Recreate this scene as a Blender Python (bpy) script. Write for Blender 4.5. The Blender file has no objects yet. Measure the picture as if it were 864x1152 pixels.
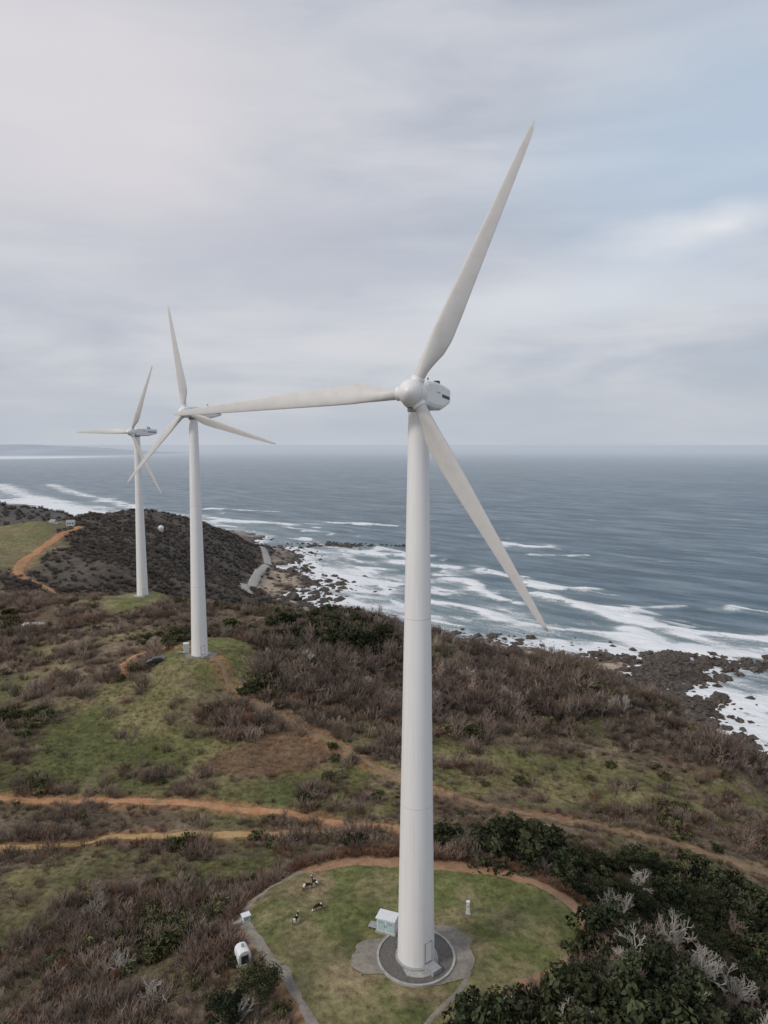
import bpy, math, random, numpy as np, bmesh
from mathutils import Vector, Matrix, kdtree
random.seed(7); RNG=np.random.default_rng(11)
scene=bpy.context.scene; COL=bpy.context.collection
scene.view_settings.view_transform='Standard'
# ------------------------------------------------------------------ helpers
def link(o,parent=None):
    COL.objects.link(o)
    if parent: o.parent=parent
    return o
def empty(name,loc,rotz=0):
    e=bpy.data.objects.new(name,None); e.location=loc; e.rotation_euler=(0,0,rotz); e.empty_display_size=.5; COL.objects.link(e); return e
def mesh_obj(name,V,F,mat=None,parent=None,smooth=False,linkit=True,col=None):
    me=bpy.data.meshes.new(name); me.from_pydata(np.asarray(V,float).tolist(),[],[list(map(int,f)) for f in F])
    if mat:
        me.materials.append(mat)
    if smooth: me.polygons.foreach_set('use_smooth',[True]*len(me.polygons))
    if col is not None:
        a=me.color_attributes.new('Col','FLOAT_COLOR','POINT'); c=np.ones((len(V),4),np.float32); c[:,:3]=np.asarray(col).reshape(len(V),-1); a.data.foreach_set('color',c.ravel())
    o=bpy.data.objects.new(name,me)
    if linkit: link(o,parent)
    return o
def bm_obj(name,bm,mat,parent=None,smooth=False):
    me=bpy.data.meshes.new(name); bm.to_mesh(me); bm.free(); me.materials.append(mat)
    if smooth: me.polygons.foreach_set('use_smooth',[True]*len(me.polygons))
    o=bpy.data.objects.new(name,me); link(o,parent); return o
def box(name,size,loc,mat,parent=None,bevel=0.03,rotz=0):
    bm=bmesh.new(); bmesh.ops.create_cube(bm,size=1)
    bmesh.ops.scale(bm,vec=size,verts=bm.verts)
    if bevel>0: bmesh.ops.bevel(bm,geom=bm.edges[:],offset=bevel,segments=2,affect='EDGES',profile=.6)
    bmesh.ops.rotate(bm,verts=bm.verts,matrix=Matrix.Rotation(rotz,3,'Z'))
    bmesh.ops.translate(bm,vec=loc,verts=bm.verts)
    return bm_obj(name,bm,mat,parent)
def lathe(name,prof,mat,parent=None,seg=64,smooth=True,M=None):
    V=[];F=[]
    for r,z in prof:
        for k in range(seg):
            a=2*math.pi*k/seg; V.append((r*math.cos(a),r*math.sin(a),z))
    for i in range(len(prof)-1):
        for k in range(seg):
            F.append((i*seg+k,i*seg+(k+1)%seg,(i+1)*seg+(k+1)%seg,(i+1)*seg+k))
    F.append(tuple(range(seg))[::-1]); F.append(tuple((len(prof)-1)*seg+k for k in range(seg)))
    V=np.array(V)
    if M is not None: V=np.array([M@Vector(v) for v in V])
    o=mesh_obj(name,V,F,mat,parent,smooth)
    if smooth:
        for p in o.data.polygons:
            if len(p.vertices)>4: p.use_smooth=False
        bmm=bmesh.new(); bmm.from_mesh(o.data)
        for e in bmm.edges:
            if len(e.link_faces)==2 and e.calc_face_angle(0)>math.radians(35): e.smooth=False
        bmm.to_mesh(o.data); bmm.free()
    return o
TAB=RNG.random((8,256,256))
def vn(x,y,s=0):
    T=TAB[s%8]; xi=np.floor(x).astype(int); yi=np.floor(y).astype(int); fx=x-xi; fy=y-yi
    fx=fx*fx*(3-2*fx); fy=fy*fy*(3-2*fy); a=T[xi&255,yi&255];b=T[(xi+1)&255,yi&255];c=T[xi&255,(yi+1)&255];d=T[(xi+1)&255,(yi+1)&255]
    return (a*(1-fx)+b*fx)*(1-fy)+(c*(1-fx)+d*fx)*fy
def fbm(x,y,sc,o=4,s=0):
    x=np.asarray(x,float)/sc+13.7*s; y=np.asarray(y,float)/sc-7.3*s; r=0;a=.5;t=0
    for i in range(o):
        r=r+a*vn(x,y,s+i); t+=a; a*=.5; x,y=(x*1.6+y*1.2),(-x*1.2+y*1.6)
    return r/t
def ss(a,b,x):
    t=np.clip((x-a)/(b-a),0,1); return t*t*(3-2*t)
def seg_dist(x,y,P,closed=False):
    P=np.array(P,float); n=len(P); best=np.full(np.shape(x),1e9)
    for i in range(n if closed else n-1):
        a=P[i]; b=P[(i+1)%n]; d=b-a; L=max(d@d,1e-9); t=np.clip(((x-a[0])*d[0]+(y-a[1])*d[1])/L,0,1)
        best=np.minimum(best,np.hypot(x-a[0]-t*d[0],y-a[1]-t*d[1]))
    return best
def poly_mask(x,y,P,soft=3):
    P=np.array(P,float); n=len(P); ins=np.zeros(np.shape(x),bool)
    for i in range(n):
        x1,y1=P[i]; x2,y2=P[(i+1)%n]
        if y1==y2: continue
        c=((y1>y)!=(y2>y))&(x<(x2-x1)*(y-y1)/(y2-y1)+x1); ins^=c
    d=seg_dist(x,y,P,True); sd=np.where(ins,-d,d)
    return ss(soft,-soft,sd)
# ------------------------------------------------------------------ survey heights
CP=[(3.5,68.6,100),(0,40,99),(-20,50,98),(25,50,98),(0,10,98),(0,-60,96),(-40,70,94),(-55,91,92),(-40.6,66.5,94),
(-10,110,91),(-50,125,92),(30,110,90),(-46,165,103),(-89.6,248,99.5),(-100,150,92),(-120,200,93),(-87,149,95),(-125,218,97),(-153,267,97),
(-180,340,60),(-90,320,66),(-40,300,70),(30,69,97),(46.6,76,86),(65,109,80),(78,131,79),(38.7,105,89),(28.7,125,87),(54,148,85),
(14.6,159,91),(17,186,93),(5.5,230,92.5),(59,200,88),(75,175,84.5),(85,150,79),(-32,235,96),(20,275,68),(80,230,58),(110,185,48),(130,140,45),(110,100,60),(90,50,72),
(187,318,0.5),(173.6,349,0.5),(176,399,0.5),(157,438,1),(116,500,0.5),(14,540,0.5),(-67,617,0.5),(-80,737,0.5),(-135,846,0.5),(-215,1030,0.5),(-360,1250,0.5),(-451,1487,0.5),(-676,1352,0.5),(-1150,1850,0.5),
(215,450,-.4),(150,300,8),(140,380,4),(110,430,6),(60,400,22),(-20,480,20),
(-274,800,79),(-225,850,62),(-190,890,33),(-303,697,82),(-315,556,79),(-245,475,70),(-186,424,62),(-157,513,49),(-123,541,35),(-93,530,22),(-150,700,8),(-160,855,5),(-200,620,54),(-235,700,68),
(-120,340,56),(-60,360,54),(-200,360,57),(0,380,42),(60,330,36),(-300,1050,30),(-420,1150,15),(-430,720,52),(-450,880,30),(-360,930,42),(-480,1000,28),
(-620,1100,62),(-560,1150,45),(-540,1250,8),(-300,200,80),(-400,400,68),(-600,700,45),(-900,1000,50),(-1000,1400,35),(-1500,1850,10),(-1400,2300,-8),(-1500,1000,60),(-1500,0,80),(-700,0,85),
(100,620,-9),(300,500,-9),(250,400,-6),(235,330,-5),(-20,750,-6),(0,900,-9),(0,1300,-10),(-300,1500,-8),(-500,1600,-8),(-800,1800,-8),(-1000,2200,-10),(500,300,-12),
(230,250,0.5),(270,180,0.5),(300,100,0.5),(330,0,0.5),(380,0,-9),(330,180,-9),(300,-100,10),(150,0,55),(500,900,-14),(500,2300,-20),(0,2300,-16)]
CP=np.array(CP,float); X=CP[:,:2]/100.; n=len(X)
K=np.sqrt(((X[:,None]-X[None])**2).sum(-1)+0.0004)
A=np.zeros((n+3,n+3)); A[:n,:n]=-K; A[:n,n]=1;A[:n,n+1:]=X;A[n,:n]=1;A[n+1:,:n]=X.T
W=np.linalg.solve(A,np.concatenate([CP[:,2],[0,0,0]]))
def rbf(x,y):
    x=np.asarray(x,float)/100.;y=np.asarray(y,float)/100.
    o=W[n]+W[n+1]*x+W[n+2]*y
    for i in range(n): o=o-W[i]*np.sqrt((x-X[i,0])**2+(y-X[i,1])**2+0.0004)
    return o
PADS=[(3.5,70,20,100.),(-46,165,9,103.),(-89.6,248,8,99.5)]
def height(x,y):
    h=rbf(x,y)
    land=ss(2,20,h); far=ss(280,500,y)
    d=(fbm(x,y,60,4,1)-.5)*(4+8*far)+(fbm(x,y,14,4,2)-.5)*2.6+(fbm(x,y,3.5,3,3)-.5)*.7
    g=np.abs(fbm(x,y,90,4,5)-.5)*2   # gullies
    d=d+far*(g-.3)*15
    h=h+d*land
    h=h+(1-land)*((fbm(x,y,26,4,4)-.5)*7)*ss(-14,-1,h)
    for (px,py,r,z) in PADS:
        dd=np.hypot(x-px,y-py); w=ss(r*1.5,r*.85,dd); h=h*(1-w)+(z+(fbm(x,y,5,2,6)-.5)*.15)*w
    return h
# ------------------------------------------------------------------ land-cover survey (metres)
ROAD1=[(-95,119),(-69.3,117.6),(-56.5,117.7),(-43,115.8),(-29.9,113.9),(-20.4,112.9),(-12.5,111.5),(-4.8,108.5),(1.2,105.2),(6.8,102.9),(12.2,100.4)]
ROAD2=[(-90,101),(-61.3,103.3),(-51.6,103.8),(-43.5,105),(-30.7,105.4),(-14.9,106.6),(-4,107.6)]
TRACK=[(-43,166),(-41.8,162.6),(-35.5,155.6),(-28.5,149.4),(-19.6,142.6),(-11.5,136.5),(-3.9,130.5),(3.1,124.9),(12.7,119.4),(21.8,115.6),(32,112.1),(47.8,112.9),(67.5,113.2)]
T2PATH=[(-50,171),(-55,175),(-60,176.5),(-65,174),(-66,168),(-62.6,161.5)]
FARROAD=[(-280.4,624.5),(-277.9,584.3),(-272.1,521.2),(-250.2,461),(-219.1,429),(-191.3,399.3)]
COASTROAD=[(-118,590),(-135,650),(-140,720),(-142,790),(-148,860),(-165,920)]
PADROAD=[(-6,56),(-7.5,61.1),(-10.4,65.9),(-14.1,70.9),(-16.5,75.5),(-16,81.1),(-10.8,84.5),(-1.4,85.4),(7.9,84.4),(16.9,82.5),(22.6,78.2),(23,72.1),(18.5,66.7),(14.3,64.3)]
PADP=PADROAD+[(8,62),(3,57),(-1,53)]
GREEN1=[(-73.4,146.5),(-62.5,159.7),(-45.8,153.6),(-45.1,144.3),(-18.2,131.6),(3.1,128.3),(2.7,109.6),(-20.6,114.4),(-44.9,116.5),(-67.8,124)]
GREEN2=[(-36.5,93.7),(-28.9,98.9),(-16.4,97.5),(-16.8,91.9),(-28.5,88.8)]
GREEN3=[(6,141.3),(32.6,143.9),(62.2,140.3),(82,140.2),(77.5,129),(47.1,123.6),(22,120.2),(6,120.2)]
GREEN4=[(-75,96),(-52,98),(-48,90),(-60,84),(-78,88)]
BROWN=[(-37.2,126.2),(-34.3,131.9),(-24.7,138.5),(-15.4,138.4),(-8.5,133.1),(-14.1,126.6),(-25.7,124.3)]
SHRUBD=[(-30.4,186.7),(-31,225),(-3.5,228),(4,190.4),(-16.8,174.3)]
FOREST=[(-34.5,159),(-29,189),(-20,240),(5,270),(36,260),(80,230),(110,185),(135,140),(95,138),(70,145),(52.7,149),(33,149),(11.4,147.3),(-6.5,150)]
DGREEN=[(5,92),(17.9,99),(38.6,103),(66,108),(90,95),(80,50),(30,40),(9,45),(8,58),(17.8,62),(25.5,72.2),(25,81),(18,87),(8,88)]
FARF=[(-460,720),(-320,690),(-290,600),(-262,540),(-245,470),(-330,420),(-480,480)]
def zones(x,y):
    wx=x+(fbm(x,y,9,3,2)-.5)*9; wy=y+(fbm(x,y,9,3,4)-.5)*9
    z={}
    z['pad']=poly_mask(x,y,PADP,.5)
    t2=np.hypot(x+44,(y-167)*.8); t3=np.hypot(x+88,(y-248)*.6)
    z['tpad']=np.maximum(ss(15,10,t2+(fbm(x,y,4,2,1)-.5)*5),ss(17,11,t3+(fbm(x,y,4,2,1)-.5)*4))
    n1=fbm(x,y,7,4,3)
    g=np.maximum(poly_mask(wx,wy,GREEN1,3),poly_mask(wx,wy,GREEN2,2)*.95)
    g=np.maximum(g,np.maximum(poly_mask(wx,wy,GREEN3,3)*.9,poly_mask(wx,wy,GREEN4,3)*.9))
    g=g*ss(.36,.52,n1+.07)
    g=np.maximum(g,ss(.63,.71,fbm(x,y,24,4,6))*.6)
    z['green']=g
    z['brown']=poly_mask(wx*.5+x*.5,wy*.5+y*.5,BROWN,1.5)
    z['shrubd']=poly_mask(wx,wy,SHRUBD,4)
    z['forest']=poly_mask(wx*.6+x*.4,wy*.6+y*.4,FOREST,3)
    z['dgreen']=poly_mask(wx*.4+x*.6,wy*.4+y*.6,DGREEN,2)*(1-z['pad'])
    z['farf']=poly_mask(x+(wx-x)*4,y+(wy-y)*4,FARF,15)
    rd=np.full(np.shape(x),1e9)
    for P,w in ((ROAD1,1.3),(ROAD2,1.2),(TRACK,1.1),(T2PATH,.9),(PADROAD,1.1),(FARROAD,3),(COASTROAD,5)):
        rd=np.minimum(rd,seg_dist(x,y,P)-w)
    z['rd']=rd
    return z
def mixc(c,new,m):
    return c*(1-m[...,None])+np.array(new)*m[...,None]
# ------------------------------------------------------------------ terrain sheet
ys=np.concatenate([np.arange(-100,40,7),np.arange(40,132,.62),np.arange(132,275,1.05),np.arange(275,600,2.8),np.arange(600,1300,6.5),np.arange(1300,2700,25)])
xs=np.concatenate([np.arange(-1900,-500,25),np.arange(-500,-182,5),np.arange(-182,-66,1.5),np.arange(-66,66,.62),np.arange(66,130,1.2),np.arange(130,430,3.4)])
XX,YY=np.meshgrid(xs,ys); ZZ=height(XX,YY)
def H(x,y):
    x=np.asarray(x,float);y=np.asarray(y,float)
    i=np.clip(np.searchsorted(xs,x)-1,0,len(xs)-2); j=np.clip(np.searchsorted(ys,y)-1,0,len(ys)-2)
    fx=(x-xs[i])/(xs[i+1]-xs[i]); fy=(y-ys[j])/(ys[j+1]-ys[j])
    return (ZZ[j,i]*(1-fx)+ZZ[j,i+1]*fx)*(1-fy)+(ZZ[j+1,i]*(1-fx)+ZZ[j+1,i+1]*fx)*fy
Z=zones(XX,YY)
gy,gx=np.gradient(ZZ); gx=gx/np.gradient(xs)[None,:]; gy=gy/np.gradient(ys)[:,None]; slope=np.hypot(gx,gy)
C=np.zeros(XX.shape+(3,)); C[:]=(.145,.11,.078)
na=fbm(XX,YY,7,4,1); nb=fbm(XX,YY,30,4,5)
C=mixc(C,(.215,.168,.115),ss(.45,.62,na)); C=mixc(C,(.125,.118,.058),ss(.5,.64,nb)*.6)
C=mixc(C,(.07,.055,.045),Z['forest']*.85)
C=mixc(C,(.21,.155,.1),ss(.48,.6,fbm(XX,YY,16,4,7))*poly_mask(XX,YY,GREEN3,8)*.8)
gcol=np.zeros_like(C); gcol[:]=(.155,.165,.062); gcol=mixc(gcol,(.225,.2,.095),ss(.4,.62,na)); gcol=mixc(gcol,(.11,.125,.048),ss(.5,.65,nb))
C=C*(1-Z['green'][...,None]*.9)+gcol*Z['green'][...,None]*.9
C=mixc(C,(.19,.12,.076),Z['brown']*.95)
C=mixc(C,(.06,.052,.035),Z['dgreen']*.8); C=mixc(C,(.04,.04,.027),Z['shrubd']*.8)
pc=np.zeros_like(C); pc[:]=(.152,.165,.062); pc=mixc(pc,(.23,.205,.105),ss(.42,.62,fbm(XX,YY,4,4,2))); pc=mixc(pc,(.29,.22,.135),ss(.56,.68,fbm(XX,YY,6,4,5))*.8); pc=mixc(pc,(.1,.115,.045),ss(.55,.68,fbm(XX,YY,2.2,3,7))*.5)
pc=mixc(pc,(.32,.24,.155),ss(5,1,np.hypot(XX+3.5,(YY-66)*1.3))*.6)
C=C*(1-Z['pad'][...,None])+pc*Z['pad'][...,None]
tp=np.zeros_like(C); tp[:]=(.16,.17,.066); tp=mixc(tp,(.23,.205,.11),ss(.42,.6,na)); tpm=(Z['tpad']*.95)[...,None]; C=C*(1-tpm)+tp*tpm
C=mixc(C,(.24,.205,.11),Z['farf']*.85); C=mixc(C,(.18,.18,.085),Z['farf']*ss(.5,.6,nb)*.7)
fh=ss(340,480,YY)*(1-Z['farf']); C=mixc(C,(.1,.086,.077),fh*.85)
C=mixc(C,(.14,.122,.1),fh*ss(.6,.7,fbm(XX,YY,70,4,2))*.5)
C=mixc(C,(.36,.2,.11),ss(1.6,0,Z['rd']+ (na-.5)*3)*.65*(1-Z['pad']))
C=mixc(C,(.2,.15,.1),ss(.8,1.3,slope)*.4*(1-Z['forest'])*(1-fh))
coast=ss(13,3,ZZ+(na-.5)*8)
C=mixc(C,(.17,.138,.112),coast*.9); C=mixc(C,(.36,.3,.235),coast*ss(.5,.62,fbm(XX,YY,45,3,4)))
C=mixc(C,(.06,.05,.043),ss(3.2,.8,ZZ+(fbm(XX,YY,10,3,3)-.5)*5)*.9)
sand=np.maximum(ss(20,9,np.hypot(XX-158,YY-466)),ss(10,4,seg_dist(XX,YY,[(190,280),(180,312),(168,345),(166,372)]))); sand=np.maximum(sand,ss(28,12,seg_dist(XX,YY,[(-95,640),(-108,720),(-122,800)]))*.85)
C=mixc(C,(.45,.36,.27),sand*ss(.3,.5,fbm(XX,YY,12,3,1)))
C=mixc(C,(.30,.33,.38),ss(450,2400,YY)*.5)  # air haze painted into the land colour, stronger with distance
ny,nx=XX.shape
def grid_mesh(name,V,nx,ny,attrs,mat):
    idx=np.arange(nx*ny,dtype=np.int32).reshape(ny,nx)
    F=np.stack([idx[:-1,:-1],idx[:-1,1:],idx[1:,1:],idx[1:,:-1]],-1).reshape(-1,4)
    me=bpy.data.meshes.new(name); me.vertices.add(len(V)); me.vertices.foreach_set('co',V.astype(np.float32).ravel())
    me.loops.add(F.size); me.loops.foreach_set('vertex_index',F.ravel()); me.polygons.add(len(F))
    me.polygons.foreach_set('loop_start',np.arange(0,F.size,4,dtype=np.int32)); 
    me.update(calc_edges=True); me.polygons.foreach_set('use_smooth',np.ones(len(F),bool))
    for k,a in attrs.items():
        if a.ndim==2:
            at=me.color_attributes.new(k,'FLOAT_COLOR','POINT'); c=np.ones((len(V),4),np.float32); c[:,:3]=a; at.data.foreach_set('color',c.ravel())
        else:
            at=me.attributes.new(k,'FLOAT','POINT'); at.data.foreach_set('value',a.astype(np.float32))
    me.materials.append(mat); o=bpy.data.objects.new(name,me); return link(o)
# ------------------------------------------------------------------ materials
class N:
    def __init__(s,name):
        s.m=bpy.data.materials.new(name); s.m.use_nodes=True; s.t=s.m.node_tree; s.b=s.t.nodes['Principled BSDF']; s.out=s.t.nodes['Material Output']
    def n(s,t,**k):
        nd=s.t.nodes.new(t)
        return nd
    def l(s,a,b): s.t.links.new(a,b)
    def noise(s,vec,scale,detail=4,rough=.5,dist=0):
        nd=s.n('ShaderNodeTexNoise'); nd.inputs['Scale'].default_value=scale; nd.inputs['Detail'].default_value=detail; nd.inputs['Roughness'].default_value=rough; nd.inputs['Distortion'].default_value=dist
        if vec is not None: s.l(vec,nd.inputs['Vector'])
        return nd.outputs['Fac']
    def math(s,op,a,b=None,c=None,clamp=False):
        nd=s.n('ShaderNodeMath'); nd.operation=op; nd.use_clamp=clamp
        for i,v in enumerate((a,b,c)):
            if v is None: continue
            if isinstance(v,(int,float)): nd.inputs[i].default_value=v
            else: s.l(v,nd.inputs[i])
        return nd.outputs[0]
    def vmul(s,v,k):
        nd=s.n('ShaderNodeVectorMath'); nd.operation='MULTIPLY'; s.l(v,nd.inputs[0]); nd.inputs[1].default_value=k; return nd.outputs[0]
    def mr(s,v,a,b,c=0,d=1,smooth=True):
        nd=s.n('ShaderNodeMapRange'); nd.interpolation_type='SMOOTHSTEP' if smooth else 'LINEAR'
        s.l(v,nd.inputs[0]); 
        for i,q in enumerate((a,b,c,d)): nd.inputs[i+1].default_value=q
        return nd.outputs[0]
    def mix(s,f,a,b,mode='MIX'):
        nd=s.n('ShaderNodeMix'); nd.data_type='RGBA'; nd.blend_type=mode
        for i,v in ((0,f),(6,a),(7,b)):
            if isinstance(v,(int,float)): nd.inputs[i].default_value=v
            elif isinstance(v,tuple): nd.inputs[i].default_value=v+(1,) if len(v)==3 else v
            else: s.l(v,nd.inputs[i])
        return nd.outputs[2]
    def attr(s,name):
        nd=s.n('ShaderNodeAttribute'); nd.attribute_name=name; return nd
    def bump(s,h,strength,dist):
        nd=s.n('ShaderNodeBump'); nd.inputs['Strength'].default_value=strength; nd.inputs['Distance'].default_value=dist; s.l(h,nd.inputs['Height']); s.l(nd.outputs[0],s.b.inputs['Normal']); return nd
    def base(s,c,rough=.8,spec=.3):
        if isinstance(c,tuple): s.b.inputs['Base Color'].default_value=c+(1,)
        else: s.l(c,s.b.inputs['Base Color'])
        s.b.inputs['Roughness'].default_value=rough; s.b.inputs['Specular IOR Level'].default_value=spec
def simple(name,c,rough=.6,var=.15,scale=3,spec=.4):
    q=N(name); tc=q.n('ShaderNodeTexCoord').outputs['Object']
    f=q.noise(tc,scale,4,.6); lo=tuple(v*(1-var) for v in c); hi=tuple(min(1,v*(1+var)) for v in c)
    q.base(q.mix(q.mr(f,.3,.7),lo,hi),rough,spec); return q.m
# terrain mat
q=N('terrain'); pos=q.n('ShaderNodeNewGeometry').outputs['Position']; ca=q.attr('Col').outputs['Color']
f1=q.noise(pos,.9,6,.75); f2=q.noise(pos,.18,4,.65)
k=q.math('MULTIPLY',q.mr(f1,.3,.7,.4,1.55,False),q.mr(f2,.3,.7,.75,1.25,False))
kc=q.n('ShaderNodeCombineColor'); [q.l(k,kc.inputs[i]) for i in range(3)]
q.base(q.mix(1.0,ca,kc.outputs[0],'MULTIPLY'),.95,.1); q.bump(f1,.9,.5)
M_terr=q.m
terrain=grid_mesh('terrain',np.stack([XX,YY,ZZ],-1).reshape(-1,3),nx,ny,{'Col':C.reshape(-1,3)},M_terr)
# road mat
def road_mat(name,a,b,g_=(.18,.16,.08)):
    q=N(name); pos=q.n('ShaderNodeNewGeometry').outputs['Position']
    f=q.noise(pos,.5,5,.7); g=q.noise(pos,2.5,4,.6); h=q.noise(pos,.22,5,.7)
    c=q.mix(q.mr(f,.35,.65),a,b); c=q.mix(q.mr(g,.5,.75,0,.6),c,tuple(v*.6 for v in a)); c=q.mix(q.mr(h,.54,.66,0,.65),c,g_); q.base(c,.95,.1); q.bump(g,.6,.1); return q.m
M_dirt=road_mat('dirt',(.40,.20,.10),(.48,.28,.16)); M_ochre=road_mat('ochre_dirt',(.40,.255,.11),(.47,.33,.17)); M_track=road_mat('worn_track',(.22,.155,.095),(.29,.215,.14)); M_padroad=road_mat('pad_track',(.29,.165,.098),(.36,.225,.14),(.19,.155,.09))
M_gravel=road_mat('gravel',(.2,.18,.155),(.3,.27,.23),(.19,.17,.12)); M_conc=simple('concrete',(.36,.35,.33),.85,.2,1.5)
def catmull(P,step):
    P=[np.array(p,float) for p in P]; P=[2*P[0]-P[1]]+P+[2*P[-1]-P[-2]]; out=[]
    for i in range(1,len(P)-2):
        L=np.linalg.norm(P[i+1]-P[i]); m=max(2,int(L/step))
        for t in np.arange(m)/m:
            out.append(.5*((2*P[i])+(-P[i-1]+P[i+1])*t+(2*P[i-1]-5*P[i]+4*P[i+1]-P[i+2])*t*t+(-P[i-1]+3*P[i]-3*P[i+1]+P[i+2])*t**3))
    out.append(P[-2]); return np.array(out)
def road(name,P,w,mat,step=.5,off=.06,jit=.5,cols=5):
    c=catmull(P,step); t=np.gradient(c,axis=0); t/=np.linalg.norm(t,axis=1)[:,None]; nrm=np.stack([-t[:,1],t[:,0]],1)
    s=np.arange(len(c))*step; wl=w/2*(1+jit*2*(fbm(s,s*0+3,2,4,1)-.5)); wr=w/2*(1+jit*2*(fbm(s,s*0+9,2,4,2)-.5))
    V=[];F=[]
    for j in range(cols):
        u=j/(cols-1); d=-wr+(wl+wr)*u; p=c+nrm*d[:,None]; z=H(p[:,0],p[:,1])+off*(1 if 0<j<cols-1 else .2); V.append(np.column_stack([p,z]))
    m=len(c); V=np.concatenate(V)
    for j in range(cols-1):
        for i in range(m-1): F.append((j*m+i,j*m+i+1,(j+1)*m+i+1,(j+1)*m+i))
    return mesh_obj(name,V,F,mat,smooth=True)
road('dirt_road',ROAD1,1.8,M_dirt); road('dirt_road',ROAD2,1.5,M_ochre); 
road('dirt_track',TRACK[:6],1.4,M_track,off=.05); road('dirt_track',TRACK[5:],1.2,M_track,off=.05); road('dirt_path',T2PATH,1.8,M_dirt)
road('dirt_path',PADROAD[:7],1.3,M_gravel,jit=.8,off=.05); road('dirt_path',PADROAD[6:],1.9,M_padroad,jit=.6,off=.05)
road('dirt_road',FARROAD,6.5,M_dirt,3,.5,cols=7); road('coast_road',COASTROAD,10,M_conc,3,1.2,jit=.1,cols=7)
road('gravel_path',[(1.5,56),(4.5,60.5),(8,64.5),(9.2,67.5)],.55,M_gravel,.4,.07,.1,3)
# ------------------------------------------------------------------ vegetation prototypes (unlinked library collections)
def tube(V,F,p0,p1,r0,r1,n=3):
    d=p1-p0; L=np.linalg.norm(d)+1e-9; d=d/L; a=np.cross(d,[0,0,1.]); 
    if np.linalg.norm(a)<.05: a=np.cross(d,[1.,0,0])
    a/=np.linalg.norm(a); b=np.cross(d,a); i0=len(V)
    for p,r in ((p0,r0),(p1,r1)):
        for k in range(n):
            t=2*math.pi*k/n; V.append(p+r*(a*math.cos(t)+b*math.sin(t)))
    for k in range(n): F.append((i0+k,i0+(k+1)%n,i0+n+(k+1)%n,i0+n+k))
def rv(r): 
    v=r.normal(size=3); return v/np.linalg.norm(v)
def branch(V,F,r,p,d,L,rad,lev,kids,up=.15,nsub=2,spread=.75,tap=.6):
    n=5 if lev>=3 else 3
    for s in range(nsub):
        q_=p+d*L/nsub; tube(V,F,p,q_,rad*(1-.35*s/nsub),rad*(1-.35*(s+1)/nsub),n); p=q_; d=d+rv(r)*.2+np.array([0,0,up*.5]); d/=np.linalg.norm(d)
        if lev>0 and s<nsub-1:
            e=d+rv(r)*spread; e/=np.linalg.norm(e); branch(V,F,r,p,e,L*.6,rad*.55,lev-1,kids,up,nsub,spread,tap)
    if lev>0:
        for _ in range(kids):
            e=d+rv(r)*spread+np.array([0,0,up]); e/=np.linalg.norm(e); branch(V,F,r,p,e,L*(.6+.2*r.random()),rad*tap,lev-1,kids,up,nsub,spread,tap)
def veg_mat(name,c,c2,rough=.9):
    q=N(name); oi=q.n('ShaderNodeObjectInfo').outputs['Random']; ca=q.attr('Col').outputs['Color']
    m=q.mix(oi,c,c2); v=q.mr(q.math('FRACT',q.math('MULTIPLY',oi,7.31)),0,1,.65,1.35,False)
    kc=q.n('ShaderNodeCombineColor'); [q.l(v,kc.inputs[i]) for i in range(3)]
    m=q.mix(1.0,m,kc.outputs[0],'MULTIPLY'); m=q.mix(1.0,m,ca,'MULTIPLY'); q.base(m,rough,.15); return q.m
M_brush=veg_mat('bare_twigs',(.25,.18,.135),(.34,.275,.225)); M_bark=veg_mat('pale_bark',(.5,.455,.41),(.4,.36,.32)); M_red=veg_mat('russet_twigs',(.26,.14,.092),(.3,.18,.12))
M_dbrush=veg_mat('woodland_twigs',(.155,.114,.09),(.24,.19,.162)); M_fbrush=veg_mat('hill_twigs',(.135,.115,.102),(.175,.152,.138)); M_fleaf=veg_mat('hill_leaves',(.075,.078,.056),(.095,.093,.07))  # hill twigs and leaves have distance haze painted into their colours
M_leaf=veg_mat('dark_leaves',(.055,.064,.028),(.088,.086,.04)); M_pine=veg_mat('needle_leaves',(.03,.042,.02),(.062,.066,.032)); M_olive=veg_mat('olive_leaves',(.145,.125,.066),(.105,.11,.05)); M_dry=veg_mat('dry_grass_blades',(.31,.245,.145),(.23,.2,.1))
M_trunk=simple('trunk_bark',(.09,.07,.055),.95,.3,4)
def lib(name,objs):
    c=bpy.data.collections.new(name)
    for o in objs: c.objects.link(o)
    return c
def proto_brush(name,seed,mat,ns=26,h=1.0,sp=.85,w=.022):
    r=np.random.default_rng(seed); V=[];F=[]
    for i in range(ns):
        a=r.random()*6.283; d=np.array([math.cos(a)*sp*r.random(),math.sin(a)*sp*r.random(),.75]); d/=np.linalg.norm(d)
        p=np.array([math.cos(a)*.35*r.random(),math.sin(a)*.35*r.random(),-.1])
        branch(V,F,r,p,d,h*(.4+.25*r.random()),w,1,3,.12,2,.6)
    V=np.array(V); c=.45+.75*np.clip(V[:,2],0,1); return mesh_obj(name,V,F,mat,linkit=False,col=np.repeat(c[:,None],3,1))
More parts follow.
